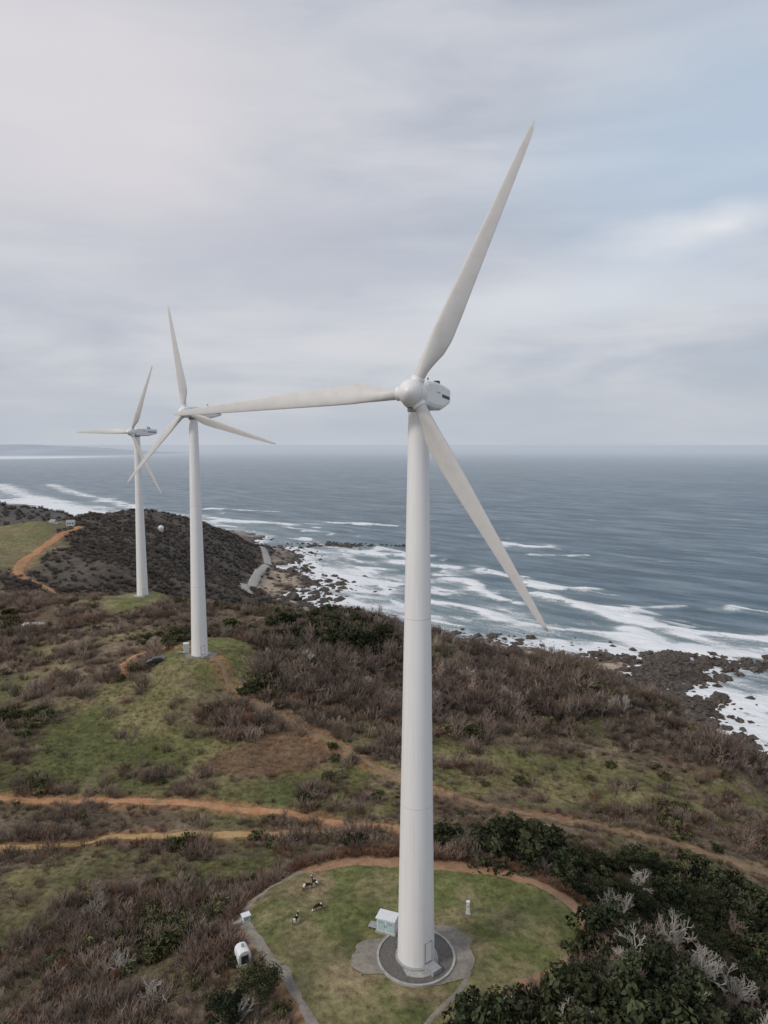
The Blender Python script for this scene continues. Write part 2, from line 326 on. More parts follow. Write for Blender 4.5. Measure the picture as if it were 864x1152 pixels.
def proto_leafy(name,seed,mat,ncl=16,lpc=45,R=.75,Hh=1.0,ls=.085,clr=.3):
    r=np.random.default_rng(seed); V=[];F=[];Cc=[]
    for i in range(ncl):
        a=r.random()*6.283; rr=R*math.sqrt(r.random()); cz=Hh*(.25+.6*r.random()*(1-.6*(rr/R)**2)); c=np.array([rr*math.cos(a),rr*math.sin(a),cz]); br=.6+.8*r.random(); cr=clr*(.6+.7*r.random())
        for j in range(lpc):
            u=rv(r); p=c+u*cr*(.6+.45*r.random())*np.array([1,1,.75]); s=ls*(.6+.8*r.random())
            a1=rv(r); nn=u*.8+rv(r)*.7; a1=np.cross(nn,a1); a1/=np.linalg.norm(a1)+1e-9; b1=np.cross(nn/np.linalg.norm(nn),a1)
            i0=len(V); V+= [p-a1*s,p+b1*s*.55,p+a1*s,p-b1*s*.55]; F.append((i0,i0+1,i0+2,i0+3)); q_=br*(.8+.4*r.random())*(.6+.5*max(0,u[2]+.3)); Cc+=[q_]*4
    return mesh_obj(name,V,F,mat,linkit=False,col=np.repeat(np.array(Cc)[:,None],3,1))
def proto_grass(name,seed,mat):
    r=np.random.default_rng(seed); V=[];F=[]
    for i in range(34):
        a=r.random()*6.283; b=np.array([math.cos(a),math.sin(a),0])*.45*r.random(); t=b+np.array([math.cos(a)*.3*r.random(),math.sin(a)*.3*r.random(),.3+.35*r.random()]); s=np.cross(rv(r),[0,0,1])*.03
        i0=len(V); V+=[b-s,b+s,t]; F.append((i0,i0+1,i0+2))
    return mesh_obj(name,V,F,mat,linkit=False,col=np.ones((len(V),3)))
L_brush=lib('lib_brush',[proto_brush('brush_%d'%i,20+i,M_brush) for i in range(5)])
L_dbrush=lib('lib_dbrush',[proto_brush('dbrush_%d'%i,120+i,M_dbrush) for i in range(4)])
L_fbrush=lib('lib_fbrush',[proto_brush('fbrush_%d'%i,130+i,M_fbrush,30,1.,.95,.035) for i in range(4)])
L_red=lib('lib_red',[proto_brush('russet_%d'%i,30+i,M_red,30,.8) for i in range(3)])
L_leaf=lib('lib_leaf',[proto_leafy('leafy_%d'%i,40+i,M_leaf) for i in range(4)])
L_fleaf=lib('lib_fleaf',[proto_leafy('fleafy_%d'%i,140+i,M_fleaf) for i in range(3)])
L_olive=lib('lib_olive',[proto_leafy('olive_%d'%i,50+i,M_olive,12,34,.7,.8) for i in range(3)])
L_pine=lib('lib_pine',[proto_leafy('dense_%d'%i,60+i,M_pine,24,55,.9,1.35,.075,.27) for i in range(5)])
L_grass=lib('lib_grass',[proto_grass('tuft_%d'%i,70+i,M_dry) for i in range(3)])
def bare_tree_mesh(seed,h=4.5,lev=4,w=.09,nst=3):
    r=np.random.default_rng(seed); V=[];F=[]
    for k in range(nst):
        d=np.array([r.normal()*.35,r.normal()*.35,1]); d/=np.linalg.norm(d); branch(V,F,r,np.array([r.normal()*.1,r.normal()*.1,-.3]),d,h*.3,w*h/4.5,lev,2,.15,2,.75,.68)
    return np.array(V),F
def tree_proto(i,mat):
    V,F=bare_tree_mesh(80+i,4.5,4,.1); return mesh_obj('bare_%d'%i,V/3.2,F,mat,linkit=False,col=np.ones((len(V),3))*1.15)
L_bare=lib('lib_bare',[tree_proto(i,M_dbrush) for i in range(4)]+[tree_proto(4,M_brush)])
q=N('wet_rock'); pos=q.n('ShaderNodeNewGeometry').outputs['Position']; f=q.noise(pos,.4,5,.7)
q.base(q.mix(q.mr(f,.35,.65),(.035,.03,.027),(.12,.095,.075)),.7,.4); q.bump(f,.8,.6); M_rock=q.m
def rock_proto(i):
    r=np.random.default_rng(90+i); bm=bmesh.new(); bmesh.ops.create_icosphere(bm,subdivisions=3,radius=.5)
    o=r.random(3)*50
    for v in bm.verts:
        n_=v.co.normalized(); f=1+.6*(float(fbm(np.array(n_.x*1.3+o[0]+n_.z),np.array(n_.y*1.3+o[1]-n_.z),.6,3,2))-.5)*2; v.co=v.co*f; v.co.z*=.6
    me=bpy.data.meshes.new('rock'); bm.to_mesh(me); bm.free(); me.materials.append(M_rock); return bpy.data.objects.new('boulder_%d'%i,me)
L_rock=lib('lib_rock',[rock_proto(i) for i in range(4)])
def scatter(name,P,sc,coll,tilt=.12,zs=None):
    P=np.asarray(P,float); m=len(P)
    me=bpy.data.meshes.new(name); me.vertices.add(m); me.vertices.foreach_set('co',P.astype(np.float32).ravel())
    rot=np.column_stack([RNG.normal(size=m)*tilt,RNG.normal(size=m)*tilt,RNG.random(m)*6.283]); s=np.column_stack([sc,sc,sc*(zs if zs is not None else (.75+.5*RNG.random(m)))])
    a=me.attributes.new('rot','FLOAT_VECTOR','POINT'); a.data.foreach_set('vector',rot.astype(np.float32).ravel())
    a=me.attributes.new('scl','FLOAT_VECTOR','POINT'); a.data.foreach_set('vector',s.astype(np.float32).ravel())
    o=bpy.data.objects.new(name,me); link(o)
    ng=bpy.data.node_groups.new(name,'GeometryNodeTree'); ng.interface.new_socket('Geometry',in_out='INPUT',socket_type='NodeSocketGeometry'); ng.interface.new_socket('Geometry',in_out='OUTPUT',socket_type='NodeSocketGeometry')
    gi=ng.nodes.new('NodeGroupInput');go=ng.nodes.new('NodeGroupOutput');ip=ng.nodes.new('GeometryNodeInstanceOnPoints');ci=ng.nodes.new('GeometryNodeCollectionInfo')
    ci.inputs['Collection'].default_value=coll; ci.inputs['Separate Children'].default_value=True; ci.inputs['Reset Children'].default_value=True
    ip.inputs['Pick Instance'].default_value=True
    na_=ng.nodes.new('GeometryNodeInputNamedAttribute'); na_.data_type='FLOAT_VECTOR'; na_.inputs['Name'].default_value='rot'
    nb_=ng.nodes.new('GeometryNodeInputNamedAttribute'); nb_.data_type='FLOAT_VECTOR'; nb_.inputs['Name'].default_value='scl'
    er=ng.nodes.new('FunctionNodeEulerToRotation'); lk=ng.links.new
    lk(gi.outputs[0],ip.inputs['Points']); lk(ci.outputs[0],ip.inputs['Instance']); lk(na_.outputs['Attribute'],er.inputs[0]); lk(er.outputs[0],ip.inputs['Rotation']); lk(nb_.outputs['Attribute'],ip.inputs['Scale']); lk(ip.outputs[0],go.inputs[0])
    mo=o.modifiers.new('scatter','NODES'); mo.node_group=ng
    return o
def sample(x0,x1,y0,y1,spacing):
    gx_=np.arange(x0,x1,spacing); gy_=np.arange(y0,y1,spacing); a,b=np.meshgrid(gx_,gy_); a=a.ravel()+(RNG.random(a.size)-.5)*spacing*1.3; b=b.ravel()+(RNG.random(b.size)-.5)*spacing*1.3; return a,b
ALL={'brush':[], 'dbrush':[], 'fbrush':[], 'fleaf':[], 'leaf':[], 'olive':[], 'pine':[], 'bare':[], 'grass':[], 'red':[]}
def add(k,x,y,s): ALL[k].append(np.column_stack([x,y,H(x,y)-.05,s]))
def populate(x0,x1,y0,y1,sp,size):
    x,y=sample(x0,x1,y0,y1,sp)
    z=zones(x,y); h=H(x,y); u=RNG.random(len(x)); v=RNG.random(len(x))
    clump=fbm(x,y,8,3,6); block=(z['pad']>.3)|(z['rd']<.3)|(h<7)|(z['tpad']>.4)|(z['farf']>.4)
    bare=1-np.maximum(z['green']*.95,z['brown']*.98)
    dens=np.clip(bare,0,1)*np.where((z['forest']>.5)|(z['dgreen']>.5)|(z['shrubd']>.5),1,.12+.88*ss(.36,.5,clump))
    keep=(~block)&(u<dens)
    x,y,v,clump=x[keep],y[keep],v[keep],clump[keep]; z={k_:a[keep] for k_,a in z.items()}
    s=size*(.55+.9*RNG.random(len(x)))*(.6+.8*ss(.35,.65,fbm(x,y,15,3,1))); w=RNG.random(len(x))
    gn=fbm(x,y,13,3,7); gn2=fbm(x,y,5,2,5)
    pg=np.clip(.03+.4*ss(.56,.68,gn),0,1); pg=np.where(z['forest']>.5,.03+.22*ss(.56,.7,gn),pg); pg=np.maximum(pg,z['dgreen']*(.15+.6*ss(.4,.58,gn2))); pg=np.maximum(pg,z['shrubd']*.65)
    isg=w<pg; dg=(z['dgreen']>.4)|(z['shrubd']>.4)
    a=isg&dg&(v<.82); add('pine',x[a],y[a],s[a]*(1.0+1.2*RNG.random(a.sum())**2)*(1-.25*z['shrubd'][a])); a=isg&dg&(v>=.82); add('olive',x[a],y[a],s[a]*1.3)
    a=isg&~dg&(v<.5); add('leaf',x[a],y[a],s[a]); a=isg&~dg&(v>=.5); add('olive',x[a],y[a],s[a])
    b=~isg; f=z['forest']>.4; g_=z['dgreen']>.4
    a=b&f&(v<.45); add('bare',x[a],y[a],s[a]*1.5); a=b&f&(v>=.45); add('dbrush',x[a],y[a],s[a]*1.45)
    a=b&g_&(v<.3); add('bare',x[a],y[a],s[a]*1.5)
    a=b&~f&(v<.58); add('brush',x[a],y[a],s[a]*1.0); a=b&~f&(v>=.58)&(v<.78); add('dbrush',x[a],y[a],s[a]*1.0); a=b&~f&(v>=.78)&(v<.94); add('red',x[a],y[a],s[a]*.95); a=b&~f&(v>=.94); add('bare',x[a],y[a],s[a]*1.2)
def populate_far(x0,x1,y0,y1,sp,size,outx=None):
    x,y=sample(x0,x1,y0,y1,sp)
    if outx is not None:
        kq=~((x>outx[0])&(x<outx[1])&(y>outx[2])&(y<outx[3])); x=x[kq];y=y[kq]
    z=zones(x,y); h=H(x,y); k_=~((z['rd']<.5)|(h<8)|(z['farf']>.4))&(RNG.random(len(x))<.35+.65*ss(.35,.5,fbm(x,y,25,3,2))); x=x[k_];y=y[k_]
    s=size*(.5+.9*RNG.random(len(x))); a=RNG.random(len(x))<.03+.3*ss(.56,.68,fbm(x,y,40,3,6)); add('fleaf',x[a],y[a],s[a]*.85); add('fbrush',x[~a],y[~a],s[~a])
populate(-75,75,45,135,1.1,1.25)
populate(-190,150,132,290,1.9,1.9); populate(-130,-75,60,132,1.8,1.8); populate(75,130,50,132,2.2,2.0)
populate_far(-230,180,290,420,3.2,2.6); populate_far(-430,0,420,950,3.9,2.5); populate_far(-900,0,420,1500,12,4.5,(-430,0,420,950))
# grass tufts
x,y=sample(-75,80,48,175,1.0); z=zones(x,y); k_=(z['pad']<.2)&(z['rd']>.0)&(RNG.random(len(x))<(.45+.2*z['green'])); add('grass',x[k_],y[k_],.5+.7*RNG.random(k_.sum()))
x,y=sample(-20,26,55,88,.8); z=zones(x,y); k_=(z['pad']>.5)&(np.hypot(x-3.5,y-68.6)>6)&(RNG.random(len(x))<.35); add('grass',x[k_],y[k_],.25+.3*RNG.random(k_.sum()))
# russet hedge round the pad
c=catmull(PADROAD[3:],.35); t=np.gradient(c,axis=0); t/=np.linalg.norm(t,axis=1)[:,None]; nr=np.stack([-t[:,1],t[:,0]],1); ctr=np.array([3.5,70]); sg=np.sign(((c-ctr)*nr).sum(1))[:,None]
for off in (1.8,2.4,3.1):
    p=c+nr*sg*(off+RNG.normal(size=(len(c),1))*.35); kk=RNG.random(len(p))<.8; add('red',p[kk,0],p[kk,1],.7+.6*RNG.random(kk.sum()))
for k_,nm,lb in (('brush','bare_scrub_brush',L_brush),('dbrush','dark_scrub_brush',L_dbrush),('fbrush','hillside_scrub',L_fbrush),('fleaf','hillside_shrubs',L_fleaf),('leaf','leafy_shrubs',L_leaf),('olive','olive_shrubs',L_olive),('pine','evergreen_thicket',L_pine),('bare','bare_woodland',L_bare),('grass','dry_grass',L_grass),('red','russet_scrub',L_red)):
    a=np.concatenate(ALL[k_]); scatter(nm,a[:,:3],a[:,3],lb)
# individual bare trees + evergreen trees
def bare_tree(x,y,h,seed):
    V,F=bare_tree_mesh(seed,h,5 if h>4 else 4,.12,4); o=mesh_obj('bare_tree',V,F,M_bark,col=np.ones((len(V),3))); o.location=(x,y,float(H(x,y))+.3); return o
for i,(x,y,h) in enumerate([(22,61.5,5.2),(33.5,70,5.8),(30,64,5.1),(29,79,4.8),(37,63,5.2),(17.5,57.5,4.6),(26,67,5.2),(40,72,5.4),(44,66,5),(36,80,5),(-14,60,3.4),(12,160,5),(30,166,5),(-20,170,5.5),(45,160,5),(-4,163,4.5),(60,165,5),(22,178,5),(36,92,4.6),(-30,72,3.4),(-24,66,3.6),(-38,84,3.8)]): bare_tree(x,y,h,200+i)
def evergreen(x,y,h,R,seed):
    e=empty('evergreen_tree',(x,y,float(H(x,y)))); r=np.random.default_rng(seed); V=[];F=[]; V2=[];F2=[];Cc=[]
    tube(V,F,np.array([0,0,-.3]),np.array([.1,.05,h*.75]),.14,.05,7)
    for i in range(16):
        a=i*2.4+r.random(); zf=.3+.65*i/16; rr=R*(1-.45*zf)*(.55+.5*r.random()); p0=np.array([.05,.02,h*zf*.8]); p1=np.array([rr*math.cos(a),rr*math.sin(a),h*zf+.1*h*r.random()]); tube(V,F,p0,p1,.05,.02,4)
        for c_ in range(4):
            c0=p0+(p1-p0)*(.5+.2*c_)+rv(r)*.25; cr=.28*R*(.6+.5*r.random()); br=.6+.8*r.random()
            for j in range(75):
                u=rv(r); p=c0+u*cr*(.55+.5*r.random())*np.array([1,1,.55]); s=.1*(.6+.8*r.random()); nn=u+rv(r)*.6; a1=np.cross(nn,rv(r)); a1/=np.linalg.norm(a1)+1e-9; b1=np.cross(nn/np.linalg.norm(nn),a1)
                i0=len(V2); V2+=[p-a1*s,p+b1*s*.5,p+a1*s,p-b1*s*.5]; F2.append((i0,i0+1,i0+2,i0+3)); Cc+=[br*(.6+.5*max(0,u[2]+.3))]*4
    mesh_obj('trunk',V,F,M_trunk,e); mesh_obj('crown',V2,F2,M_pine,e,col=np.repeat(np.array(Cc)[:,None],3,1))
for i,(x,y,h,R) in enumerate([(-12.3,63,3.6,2.6),(-15,60.5,3.2,2.3),(18.5,64,2.8,2.0),(19,59,3,2.2),(28,83,3.4,2.6),(33,86,4.2,3.0),(24.5,88,3.2,2.4),(7,56.5,2.2,1.6),(42,82,3.8,2.8),(13,93,2.6,2),(-4,93,2,1.6),(20,95,3.2,2.6),(46,92,4,3),(30,95,3.6,2.8),(38,98,3.6,2.8)]): evergreen(x,y,h,R,300+i)
# ------------------------------------------------------------------ coast rocks
shore=[]
sgn=ZZ>0; e1=sgn[:,1:]!=sgn[:,:-1]; jj,ii=np.nonzero(e1); shore.append(np.column_stack([xs[ii],ys[jj]])); e2=sgn[1:]!=sgn[:-1]; jj,ii=np.nonzero(e2); shore.append(np.column_stack([xs[ii],ys[jj]])); shore=np.concatenate(shore)
kd=kdtree.KDTree(len(shore)); [kd.insert((a[0],a[1],0),i) for i,a in enumerate(shore)]; kd.balance()
R=[]
sh=shore[(shore[:,0]>-260)&(shore[:,0]<330)&(shore[:,1]>150)&(shore[:,1]<1150)]
for i in range(1500):
    s=sh[RNG.integers(len(sh))]; p=s+RNG.normal(size=2)*(7+8*(s[1]>500)); R.append((p[0],p[1],RNG.gamma(2,1.1)+.8))
for (cx,cy,sx,sy,m) in [(185,470,26,14,220),(225,478,26,12,170),(255,470,16,8,60),(180,425,16,18,100),(180,370,9,30,80),(-62,720,20,45,140),(-90,1050,40,14,110),(-35,1045,50,8,70),(-110,800,16,50,120),(-70,640,16,24,90),(200,345,8,20,25),(205,400,10,14,20)]:
    for i in range(m): R.append((cx+RNG.normal()*sx,cy+RNG.normal()*sy,RNG.gamma(1.6,1.9)+1.0))
R=np.array(R); hz_=H(R[:,0],R[:,1]); kk=(hz_<7)&(np.hypot(R[:,0]-158,R[:,1]-466)>9); R=R[kk]; scatter('coastal_rocks',np.column_stack([R[:,0],R[:,1],np.maximum(hz_[kk],-.1)]),R[:,2],L_rock,.2)
# ------------------------------------------------------------------ sea
sy=np.concatenate([np.arange(-200,250,30),np.arange(250,800,2.6),800*1.0055**np.arange(0,360)]); sy=np.concatenate([sy,[8000,12000,20000,40000,90000,200000]])
sx=np.concatenate([[-200000,-60000,-20000,-8000,-4000],np.arange(-2400,-700,30),np.arange(-700,-180,8),np.arange(-180,420,2.6),np.arange(420,900,9),np.arange(900,2600,50),[4000,8000,20000,60000,200000]])
SX,SY=np.meshgrid(sx,sy); fx=SX.ravel(); fy=SY.ravel(); D=np.full(fx.shape,999.)
near=np.nonzero((np.abs(fx)<1700)&(fy>-150)&(fy<2800))[0]
for i in near: D[i]=kd.find((fx[i],fy[i],0))[2]
ca_,sa_=math.cos(math.radians(40)),math.sin(math.radians(40)); ru=fx*ca_-fy*sa_; rvv=fx*sa_+fy*ca_   # along / across the breakers
n1=fbm(ru*.5,rvv,60,4,1); n2=fbm(ru*.4,rvv,26,4,2); n3=fbm(ru*.5,rvv,11,4,3)
foam=ss(190,0,D+(n1-.5)*260)*.46+ss(30,0,D+(n3-.5)*20)*.22
foam*=.25+1.4*n2
cove=np.exp(-(((fx-10)/140)**2+((fy-780)/230)**2)); foam+=cove*(.42*ss(.36,.6,n1))*(.3+1.4*n3)
crest=np.zeros(fx.shape)
BR=[([(80,775),(93,760),(106,713),(113,671),(122,650)],9,1.),([(165,700),(172,691),(188,652),(211,617),(222,606)],10,1.2),([(160,770),(168,760),(190,726),(226,717)],9,1.),([(-110,1352),(-60,1335),(22,1291)],13,1.1),
([(222,600),(226,591),(255,551),(303,526),(340,520)],11,1.2),([(185,1065),(191,1058),(234,1030),(250,1028)],14,1.1),([(209,950),(250,940),(284,946)],10,.8),([(-333,1399),(-250,1350),(-176,1320)],16,1.1),([(215,645),(250,640),(285,641)],6,.7),
([(205,560),(220,520),(262,500),(320,490)],8,1.),([(205,420),(240,400),(300,395)],6,.9),([(215,370),(250,350),(300,352)],6,.9),([(20,900),(60,860),(90,850)],9,.9),([(-60,1000),(0,960),(60,940)],10,.8),([(40,660),(80,630),(110,600)],8,.9),([(330,900),(380,880),(420,885)],7,.5),([(-420,1650),(-330,1600),(-250,1570)],14,.9),
([(-1500,2650),(-1150,2150),(-850,1750),(-685,1500)],45,.9),([(-1300,2650),(-1000,2200),(-700,1800),(-560,1600)],22,.9),([(150,1150),(200,1120)],10,.6),([(330,640),(380,610)],6,.7),([(430,1100),(520,1080)],9,.45),([(120,840),(150,800),(170,790)],7,.7)]
for P,w,a in BR:
    px_=fx+(n2-.5)*34; py_=fy+(n2-.5)*34; dd=seg_dist(px_,py_,P); gate=ss(.3,.5,n3+.1); cr=np.exp(-(dd/w)**2)*a*gate; crest=np.maximum(crest,cr); foam+=cr*.62+np.exp(-(dd/(w*3.5))**2)*.16*a
sw=np.sin(D/9+n1*16)*.5+.5
foam+=ss(.75,1,sw)*ss(420,40,D)*ss(.46,.6,n2)*.42
foam+=((np.exp(-((fy-8000)/600)**2))*(fx<-2600))*.7
SZ=crest*1.8+ (sw-.5)*.8*ss(500,100,D)+ (n3-.5)*1.2*(D<990)
q=N('sea_water'); pos=q.n('ShaderNodeNewGeometry').outputs['Position']; fo=q.attr('foam').outputs['Fac']; fr=q.attr('far').outputs['Fac']
mp=q.n('ShaderNodeMapping'); mp.inputs['Rotation'].default_value=(0,0,math.radians(40)); q.l(pos,mp.inputs['Vector']); mv=q.vmul(mp.outputs[0],(.4,1,1)); mh=q.vmul(mp.outputs[0],(.25,1,1))
na1=q.noise(mv,.06,8,.72,.6); nf=q.noise(pos,.45,4,.7,.5)
ns_=q.math('ADD',q.math('MULTIPLY',na1,.7),q.math('MULTIPLY',nf,.3)); ns_=q.math('ADD',q.math('MULTIPLY',ns_,1.7),-.35)
fac=q.mr(q.math('ADD',ns_,fo),.80,1.2)
wc=q.noise(mh,.05,7,.66,.4); wc2=q.noise(mv,.006,2,.5); wcf=q.mr(q.math('ADD',wc,q.math('MULTIPLY',wc2,.3)),.79,.86,0,.7)
fac=q.math('MAXIMUM',fac,wcf)
big=q.noise(mh,.003,4,.6); mid=q.noise(mh,.03,6,.68); 
c=q.mix(q.mr(big,.35,.65),(.10,.158,.205),(.15,.215,.26)); c=q.mix(q.mr(mid,.42,.6,0,.85),c,(.05,.09,.125)); c=q.mix(q.mr(mid,.48,.32,0,.6),c,(.22,.285,.33))  # light and dark of the swell painted as water colour
c=q.mix(q.mr(fo,.05,.5,0,.6),c,(.22,.29,.30))
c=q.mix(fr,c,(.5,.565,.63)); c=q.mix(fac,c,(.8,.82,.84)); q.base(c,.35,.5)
q.l(q.math('ADD',.34,q.math('MULTIPLY',fac,.5)),q.b.inputs['Roughness']); q.b.inputs['IOR'].default_value=1.33
w2=q.noise(mv,.25,5,.65); hh=q.math('ADD',q.math('MULTIPLY',mid,5.),q.math('MULTIPLY',w2,.9)); hh=q.math('ADD',hh,q.math('MULTIPLY',fac,.5)); q.bump(hh,.95,1.5)
far=ss(900,16000,np.hypot(fx,fy))**.7*.92  # weight of the haze colour blended into far water
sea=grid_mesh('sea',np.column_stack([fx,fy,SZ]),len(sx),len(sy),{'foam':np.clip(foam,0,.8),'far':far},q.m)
# distant headland
hx=np.linspace(-9000,-3300,60); hv=[];hf=[]
for j,yy in enumerate(np.linspace(9500,14000,12)):
    for i,x_ in enumerate(hx): hv.append((x_,yy,(-5+150*math.sin(math.pi*j/11)**.7*float(ss(-3300,-6500,x_))*(0.6+.8*float(fbm(x_,yy,1200,4,1))))))
for j in range(11):
    for i in range(59): hf.append((j*60+i,j*60+i+1,(j+1)*60+i+1,(j+1)*60+i))
mesh_obj('distant_headland',hv,hf,simple('distant_hills',(.42,.47,.53),.95,.06,.001),smooth=True)  # pale blue base colour stands in for air haze
# ------------------------------------------------------------------ wind turbines
q=N('white_paint'); tc=q.n('ShaderNodeTexCoord').outputs['Object']; mp=q.n('ShaderNodeMapping'); mp.inputs['Scale'].default_value=(2.5,2.5,.07); q.l(tc,mp.inputs['Vector'])
f=q.noise(mp.outputs[0],1.2,5,.6); g=q.noise(tc,.5,4,.6); c=q.mix(q.mr(f,.45,.8),(.8,.79,.785),(.72,.71,.695)); c=q.mix(q.mr(g,.5,.8,0,.4),c,(.73,.71,.68)); q.base(c,.42,.4); M_white=q.m
q=N('blade_gelcoat'); tc=q.n('ShaderNodeTexCoord').outputs['Object']; g=q.noise(tc,.8,4,.6); q.base(q.mix(q.mr(g,.4,.75),(.63,.61,.59),(.58,.56,.535)),.45,.4); M_blade=q.m
M_dark=simple('dark_rubber',(.03,.03,.032),.6,.2); M_grey=simple('grey_steel',(.3,.31,.32),.45,.15); M_seam=simple('seam_sealant',(.55,.55,.54),.7,.1)
def turbine(x,y,z,hubz,psi,angs,R):
    T=empty('wind_turbine',(x,y,z)); Hh=hubz-z
    rb,rt=2.0,1.02; ht=Hh-1.45
    def rad(h): u=h/ht; return rb*(1-u)+rt*u
    lathe('tower',[(rad(ht*i/24),ht*i/24) for i in range(25)],M_white,T,72)
    for h in (ht*.3,ht*.64): lathe('tower_seam',[(rad(h)+.004,h-.03),(rad(h)+.012,h-.02),(rad(h)+.012,h+.02),(rad(h)+.004,h+.03)],M_seam,T,72)
    lathe('base_flange',[(2.02,-.05),(2.22,0),(2.22,.22),(2.05,.26),(2.01,.3)],M_grey,T,72)
    lathe('concrete_plinth',[(3.1,-.6),(3.1,.0),(2.95,.08),(2.2,.09)],M_conc,T,72)
    lathe('yaw_collar',[(rt+.01,ht-.25),(rt+.12,ht-.15),(rt+.12,ht+.1),(rt*.95,ht+.3)],M_grey,T,48)
    for nm,w,hh_,d,mt,zc in (('door_frame',1.05,2.25,.10,M_grey,1.75),('door',.85,2.05,.13,M_white,1.75)):
        a=-.9; o=box(nm,(d,w,hh_),(rad(zc)+.0,0,zc),mt,T,.03); o.rotation_euler=(0,0,a)
    o=box('door_step',(1.3,1.2,.55),(2.75,0,.35),M_grey,T,.04); o.rotation_euler=(0,0,-.9)
    ov=3.0
    nac=empty('nacelle',(0,0,Hh)); nac.parent=T; nac.rotation_euler=(0,0,-psi)  # local -Y faces wind
    def ring(w,top,bot,cb):
        return [(-w,top-.3),(-w+.12,top-.08),(-w+.35,top),(w-.35,top),(w-.12,top-.08),(w,top-.3),(w,-.15),(w,bot+cb+.1),(w-cb*.3,bot+cb*.45),(w-cb,bot),(-w+cb,bot),(-w+cb*.3,bot+cb*.45),(-w,bot+cb+.1),(-w,-.15)]
    sec=[(-1.7,.95,1.0,-1.0,.3),(-1.45,1.35,1.25,-1.2,.35),(1.5,1.62,1.4,-1.4,.4),(4.6,1.65,1.4,-1.34,.4),(6.5,1.65,1.36,-1.0,.35),(9.2,1.62,1.3,-.45,.3),(9.4,1.5,1.15,-.3,.25)]
    V=[];F=[]
    for (yy,w,tp_,bt,cb) in sec: V+=[(a,yy,b) for a,b in ring(w,tp_,bt,cb)]
    m=14
    for i in range(len(sec)-1):
        for k in range(m): F.append((i*m+k,(i+1)*m+k,(i+1)*m+(k+1)%m,i*m+(k+1)%m))
    F.append(tuple(range(m))); F.append(tuple((len(sec)-1)*m+k for k in range(m))[::-1])
    o=mesh_obj('nacelle_housing',V,F,M_white,nac); bv=o.modifiers.new('b','BEVEL'); bv.width=.07; bv.segments=2; bv.limit_method='ANGLE'; bv.angle_limit=.35
    for sd in (-1,1):
        box('side_vent',(.06,4.4,.34),(sd*1.655,6.2,.15),M_dark,nac,.02); box('side_stripe',(.05,1.6,.12),(sd*1.63,2.2,.35),M_grey,nac,.02)
    box('rear_grille',(1.6,.06,.55),(0,9.4,.35),M_dark,nac,.02)
    box('roof_hatch',(1.2,1.3,.12),(0,3.0,1.43),M_white,nac,.04)
    box('instrument_box',(.6,.7,.5),(.75,5.6,1.6),M_dark,nac,.06); box('cooler_frame',(1.5,.12,.5),(-.1,6.6,1.5),M_dark,nac,.03)
    lathe('wind_vane_mast',[(.035,1.2),(.035,2.2)],M_grey,nac,8,M=Matrix.Translation((-.3,6.0,0))); box('wind_vane',(.06,.5,.2),(-.3,6.1,2.15),M_dark,nac,.01)
    pr=[(.02,-2.0),(.3,-1.93),(.62,-1.7),(.92,-1.35),(1.14,-.92),(1.28,-.45),(1.34,0),(1.34,.4),(1.3,.95),(1.15,1.2)]
    Mx=Matrix.Translation((0,-ov,0))@Matrix.Rotation(math.radians(-90),4,'X')
    lathe('spinner',pr,M_white,nac,56,True,Mx)
    lathe('spinner_seam',[(1.142,-.92),(1.156,-.9),(1.17,-.85),(1.155,-.82)],M_seam,nac,56,True,Mx)
    for th in angs:
        t=math.radians(th); V=[];F=[];ns=36;m=28
        st=[0,.02,.05,.09,.14,.2,.3,.45,.6,.75,.88,.95,.985,1]; ch=[1.1,1.1,1.12,1.4,1.85,2.08,1.92,1.6,1.3,1.0,.74,.55,.36,.1]; tk=[1.1,1.1,1.05,.82,.62,.5,.38,.27,.2,.14,.09,.06,.04,.015]; tw=[16,16,16,15,13,11,8,5,3,1.5,.5,0,0,0]
        for i in range(ns+1):
            u=(i/ns); r_=.9+(R-.9)*u; c_=np.interp(u,st,ch); k_=np.interp(u,st,tk); w_=math.radians(np.interp(u,st,tw)+4); bl=float(ss(.03,.16,u)); off=bl*.2*c_
            for k in range(m):
                a=2*math.pi*k/m; cx=c_/2*math.cos(a); half=k_/2*math.sin(a)
                s_=(math.cos(a)+1)/2; af=half*(1-bl)+bl*k_/2*math.sin(a)*(1.25-.85*s_)
                X_=cx+off; Y_=af
                xr=X_*math.cos(w_)-Y_*math.sin(w_); yr=X_*math.sin(w_)+Y_*math.cos(w_)
                bend=.35*u*u
                V.append((r_*math.cos(t)+xr*math.sin(t),-ov+yr+bend,r_*math.sin(t)-xr*math.cos(t)))
        for i in range(ns):
            for k in range(m): F.append((i*m+k,i*m+(k+1)%m,(i+1)*m+(k+1)%m,(i+1)*m+k))
        F.append(tuple(range(m))[::-1]); F.append(tuple(ns*m+k for k in range(m)))
        mesh_obj('blade',V,F,M_blade,nac,True)
        rr=Matrix.Translation((0,-ov,0))@Matrix.Rotation(math.pi/2-t,4,'Y'); lathe('blade_collar',[(.62,.7),(.66,.75),(.66,1.5),(.58,1.56)],M_white,nac,32,True,rr)
    return T
turbine(3.45,68.6,100.,159.9,math.radians(15),(65.3,184,300.3),25.9)
turbine(-45.7,165,103.,162.6,math.radians(22),(100,223,343),25.4)
turbine(-89.2,248,99.5,159.4,math.radians(20),(67,180,299),25.4)
